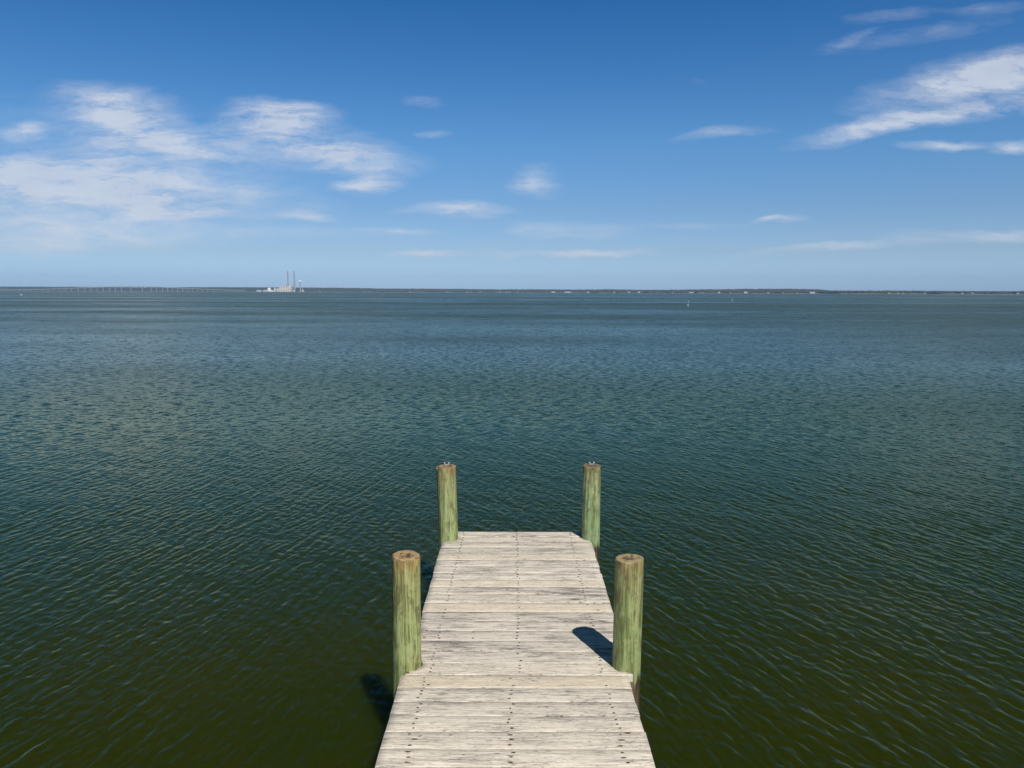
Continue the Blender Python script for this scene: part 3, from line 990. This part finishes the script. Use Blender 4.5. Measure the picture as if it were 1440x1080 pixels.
# ------------------------------------------------------------------ buoys
def spar(px, pybase, pxh, w, label):
    p = on_plane(px, pybase, 0.0)
    d = p.length; h = px_h(pxh, p.y)
    root = empty('spar_buoy', (p.x, p.y, 0)); tag(root, label, 'buoy', 'white spar buoys off the dock')
    root.rotation_euler = (0.05, 0.04, 0)
    bm = bmesh.new(); bm_lathe(bm, [(w * .5, -.35), (w, -.15), (w * 1.1, .08), (w * .8, .22), (w * .45, .3)], 18, cap0=True, cap1=True)
    from_bm('float', bm, M['buoy_white'], root)
    bm = bmesh.new(); bm_lathe(bm, [(w * .42, .301), (w * .40, h * .6), (w * .36, h)], 14, cap1=True)
    from_bm('pole', bm, M['buoy_white'], root)
    bm = bmesh.new(); bm_lathe(bm, [(w * .45, h * .62), (w * .45, h * .76)], 14, cap0=True, cap1=True)
    from_bm('band', bm, M['buoy_dark'], root)


spar(967.3, 430.6, 7.8, .14, 'taller white spar buoy, the nearer of the pair toward the right')
spar(1029.2, 423.6, 3.8, .19, 'shorter white spar buoy, the farther of the pair toward the right')
p = on_plane(30, 415.6, 0)
root = empty('mooring_buoy', (p.x, p.y, 0)); tag(root, 'tiny pale ball buoy alone on the water at far left', 'buoy')
bm = bmesh.new(); bm_lathe(bm, [(.55 * math.sin(math.pi * k / 10) + .01, .2 - .55 * math.cos(math.pi * k / 10)) for k in range(11)], 20)
from_bm('ball', bm, M['buoy_white'], root)
bm = bmesh.new(); bm_lathe(bm, [(.08, .76), (.08, .95), (.14, 1.0), (.05, 1.05)], 12, cap0=True, cap1=True)
from_bm('lifting_eye', bm, M['buoy_dark'], root)

# ------------------------------------------------------------------ air
HAZE = 4.8e-5
bm = bmesh.new(); bm_box(bm, -14000, 14000, -3000, 12500, -3.5, 262)
me = bpy.data.meshes.new('haze'); bm.to_mesh(me); bm.free()
hm = bpy.data.materials.new('thin_air'); hm.use_nodes = True; hm.node_tree.nodes.clear()
w = NT(hm.node_tree); o_ = w.add('ShaderNodeOutputMaterial'); v_ = w.add('ShaderNodeVolumePrincipled')
v_.inputs['Color'].default_value = (0.42, 0.66, 0.96, 1); v_.inputs['Density'].default_value = HAZE
v_.inputs['Anisotropy'].default_value = 0.0
w.l.new(v_.outputs[0], o_.inputs['Volume'])
tag(link('haze', me, hm), 'thin blue haze over the water toward the far shore', 'haze', kind='stuff')

# ------------------------------------------------------------------ sun, sky and clouds
SUN_EL, SUN_AZ = R(52.3), R(155.6)          # azimuth clockwise from +Y: behind, to the right
sd = Vector((math.sin(SUN_AZ) * math.cos(SUN_EL), math.cos(SUN_AZ) * math.cos(SUN_EL), math.sin(SUN_EL)))
ld = bpy.data.lights.new('sun', 'SUN'); ld.energy = 4.7; ld.angle = R(0.53); ld.color = (1.0, 0.955, 0.885)
lo = bpy.data.objects.new('sun', ld); C.objects.link(lo)
lo.rotation_euler = sd.to_track_quat('Z', 'Y').to_euler(); lo.location = (3, -6, 12)

wd = bpy.data.worlds.new('World'); sc.world = wd; wd.use_nodes = True
wd.node_tree.nodes.clear()
w = NT(wd.node_tree)
out = w.add('ShaderNodeOutputWorld'); bg = w.add('ShaderNodeBackground')
w.l.new(bg.outputs[0], out.inputs['Surface'])
sky = w.add('ShaderNodeTexSky', sky_type='NISHITA')
sky.sun_disc = False; sky.sun_elevation = SUN_EL; sky.sun_rotation = SUN_AZ
sky.altitude = 0; sky.air_density = 1.0; sky.dust_density = 0.6; sky.ozone_density = 3.0
g = w.add('ShaderNodeTexCoord').outputs['Generated']
gx, gy, gz = w.xyz(g)
yy = w.math('MAXIMUM', gy, 0.02)
u = w.math('DIVIDE', gx, yy); v = w.math('DIVIDE', gz, yy)
uv = w.comb(u, v, 0.0)
front = w.mapr(gy, 0.05, 0.2)
warp = w.noise(w.mapping(uv, scale=(7, 20, 1)), 1.0, 5, 0.6, color=True)
uvw = w.vmath('ADD', uv, w.vmath('MULTIPLY', w.vmath('SUBTRACT', warp, (0.5,) * 3), (0.11, 0.036, 0)))
CLOUDS = [  # column, row, half length, half height, rise (deg), density
    (35, 181, 45, 12, 2, .55), (165, 160, 95, 36, -8, .75), (230, 205, 130, 26, -6, .62), (60, 240, 150, 40, 2, .52), (150, 255, 220, 30, -3, .5),
    (392, 160, 82, 22, -3, .95), (430, 200, 160, 30, -8, .7), (490, 212, 60, 20, -8, .5), (525, 259, 50, 13, 2, .85), (530, 240, 60, 14, -5, .3),
    (160, 275, 150, 18, -4, .5), (265, 299, 95, 10, 1, .55), (430, 303, 38, 8, -5, .4), (752, 256, 44, 22, 6, .55), (640, 296, 85, 11, -2, .55),
    (560, 327, 55, 7, 0, .45), (795, 323, 85, 13, -2, .45), (600, 360, 55, 7, 0, .45), (850, 358, 80, 7, 1, .42), (730, 359, 190, 5, 0, .28),
    (592, 144, 44, 8, -2, .22), (612, 188, 34, 5, -4, .25), (1375, 118, 170, 40, 9, .62), (1300, 168, 200, 15, 9, .74), (1425, 95, 100, 26, 14, .55),
    (1015, 185, 80, 9, 6, .36), (1320, 208, 58, 9, 3, .5), (1425, 207, 45, 9, 3, .55), (1255, 20, 70, 12, 6, .22), (1300, 50, 130, 14, 9, .17),
    (1380, 18, 70, 10, 2, .2), (1190, 60, 50, 10, 20, .25), (1100, 308, 38, 5, 2, .5), (1390, 331, 140, 12, 1, .5), (1170, 349, 160, 8, 3, .38),
    (150, 235, 360, 110, -4, .16), (60, 290, 330, 60, 0, .16), (40, 335, 190, 30, 0, .24), (120, 300, 320, 60, 0, .26), (960, 316, 120, 6, 1, .2), (440, 330, 200, 10, 0, .2), (980, 115, 16, 6, 5, .2),
]
S = None
for (px, py, hl, hh_, ang, den) in CLOUDS:
    d = ray(px, py); uc, vc = d.x / d.y, d.z / d.y
    k = 1.0 / (F_PX * d.y)
    q = w.vmath('SUBTRACT', uvw, (uc, vc, 0))
    a = R(ang)
    q = w.mapping(q, rot=(0, 0, -a))
    q = w.vmath('MULTIPLY', q, (1 / (hl * k), 1 / (hh_ * k), 1))
    mval = w.mapr(w.vmath('LENGTH', q), 0.0, 1.35, den * 1.3, 0.0, 'SMOOTHSTEP')
    S = mval if S is None else w.math('ADD', S, mval)
fine = w.noise(w.mapping(uvw, rot=(0, 0, R(-5)), scale=(15, 64, 1)), 1.0, 9, 0.72)
soft = w.noise(w.mapping(uvw, scale=(5, 24, 1)), 1.0, 4, 0.55)
tex = w.math('ADD', w.math('MULTIPLY', fine, 0.58), w.math('MULTIPLY', soft, 0.42))
dens = w.math('MULTIPLY', S, w.mapr(tex, 0.36, 0.62, 0.05, 1.6, 'LINEAR'))
dens = w.math('MULTIPLY', w.mapr(dens, 0.04, 1.05, 0.0, 0.74, 'LINEAR'), front, clamp=True)
# sky colour: Nishita tinted by elevation, dimmed above view to darken shadows and reflections
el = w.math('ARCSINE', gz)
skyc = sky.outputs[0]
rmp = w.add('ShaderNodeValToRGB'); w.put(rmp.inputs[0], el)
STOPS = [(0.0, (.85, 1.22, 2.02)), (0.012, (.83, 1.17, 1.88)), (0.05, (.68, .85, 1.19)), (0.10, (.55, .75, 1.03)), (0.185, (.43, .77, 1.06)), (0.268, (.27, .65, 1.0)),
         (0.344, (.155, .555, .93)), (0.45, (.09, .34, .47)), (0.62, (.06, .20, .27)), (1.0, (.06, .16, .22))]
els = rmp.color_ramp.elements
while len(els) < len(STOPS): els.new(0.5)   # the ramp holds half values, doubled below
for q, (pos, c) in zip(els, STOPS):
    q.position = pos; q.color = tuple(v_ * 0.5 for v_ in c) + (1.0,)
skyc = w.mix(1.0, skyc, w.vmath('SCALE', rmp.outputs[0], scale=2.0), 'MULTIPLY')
cloud = w.mix(w.mapr(soft, 0.3, 0.7), (6.3, 6.7, 7.7), (7.5, 7.8, 8.4))
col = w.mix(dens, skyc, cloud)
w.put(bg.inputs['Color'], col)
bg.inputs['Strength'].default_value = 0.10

# ------------------------------------------------------------------ camera
cd = bpy.data.cameras.new('camera'); cam = bpy.data.objects.new('camera', cd); C.objects.link(cam)
cd.sensor_fit = 'HORIZONTAL'; cd.sensor_width = 36.0; cd.lens = 36.0 * F_PX / 1440.0
cd.clip_start = 0.05; cd.clip_end = 60000
cam.location = (0, 0, CAM_Z)
cam.rotation_euler = (Matrix.Rotation(math.pi / 2 - PITCH, 3, 'X') @ Matrix.Rotation(ROLL, 3, 'Z')).to_euler()
sc.camera = cam

# ------------------------------------------------------------------ render
sc.render.engine = 'CYCLES'
sc.cycles.use_denoising = True
sc.cycles.denoiser = 'OPENIMAGEDENOISE'
sc.cycles.denoising_input_passes = 'RGB_ALBEDO_NORMAL'
sc.cycles.max_bounces = 6; sc.cycles.diffuse_bounces = 2; sc.cycles.glossy_bounces = 3; sc.cycles.volume_bounces = 0
sc.view_settings.view_transform = 'Standard'; sc.view_settings.look = 'None'
sc.view_settings.exposure = 0.0; sc.view_settings.gamma = 1.0
try: sc.view_settings.use_curve_mapping = False
except Exception: pass
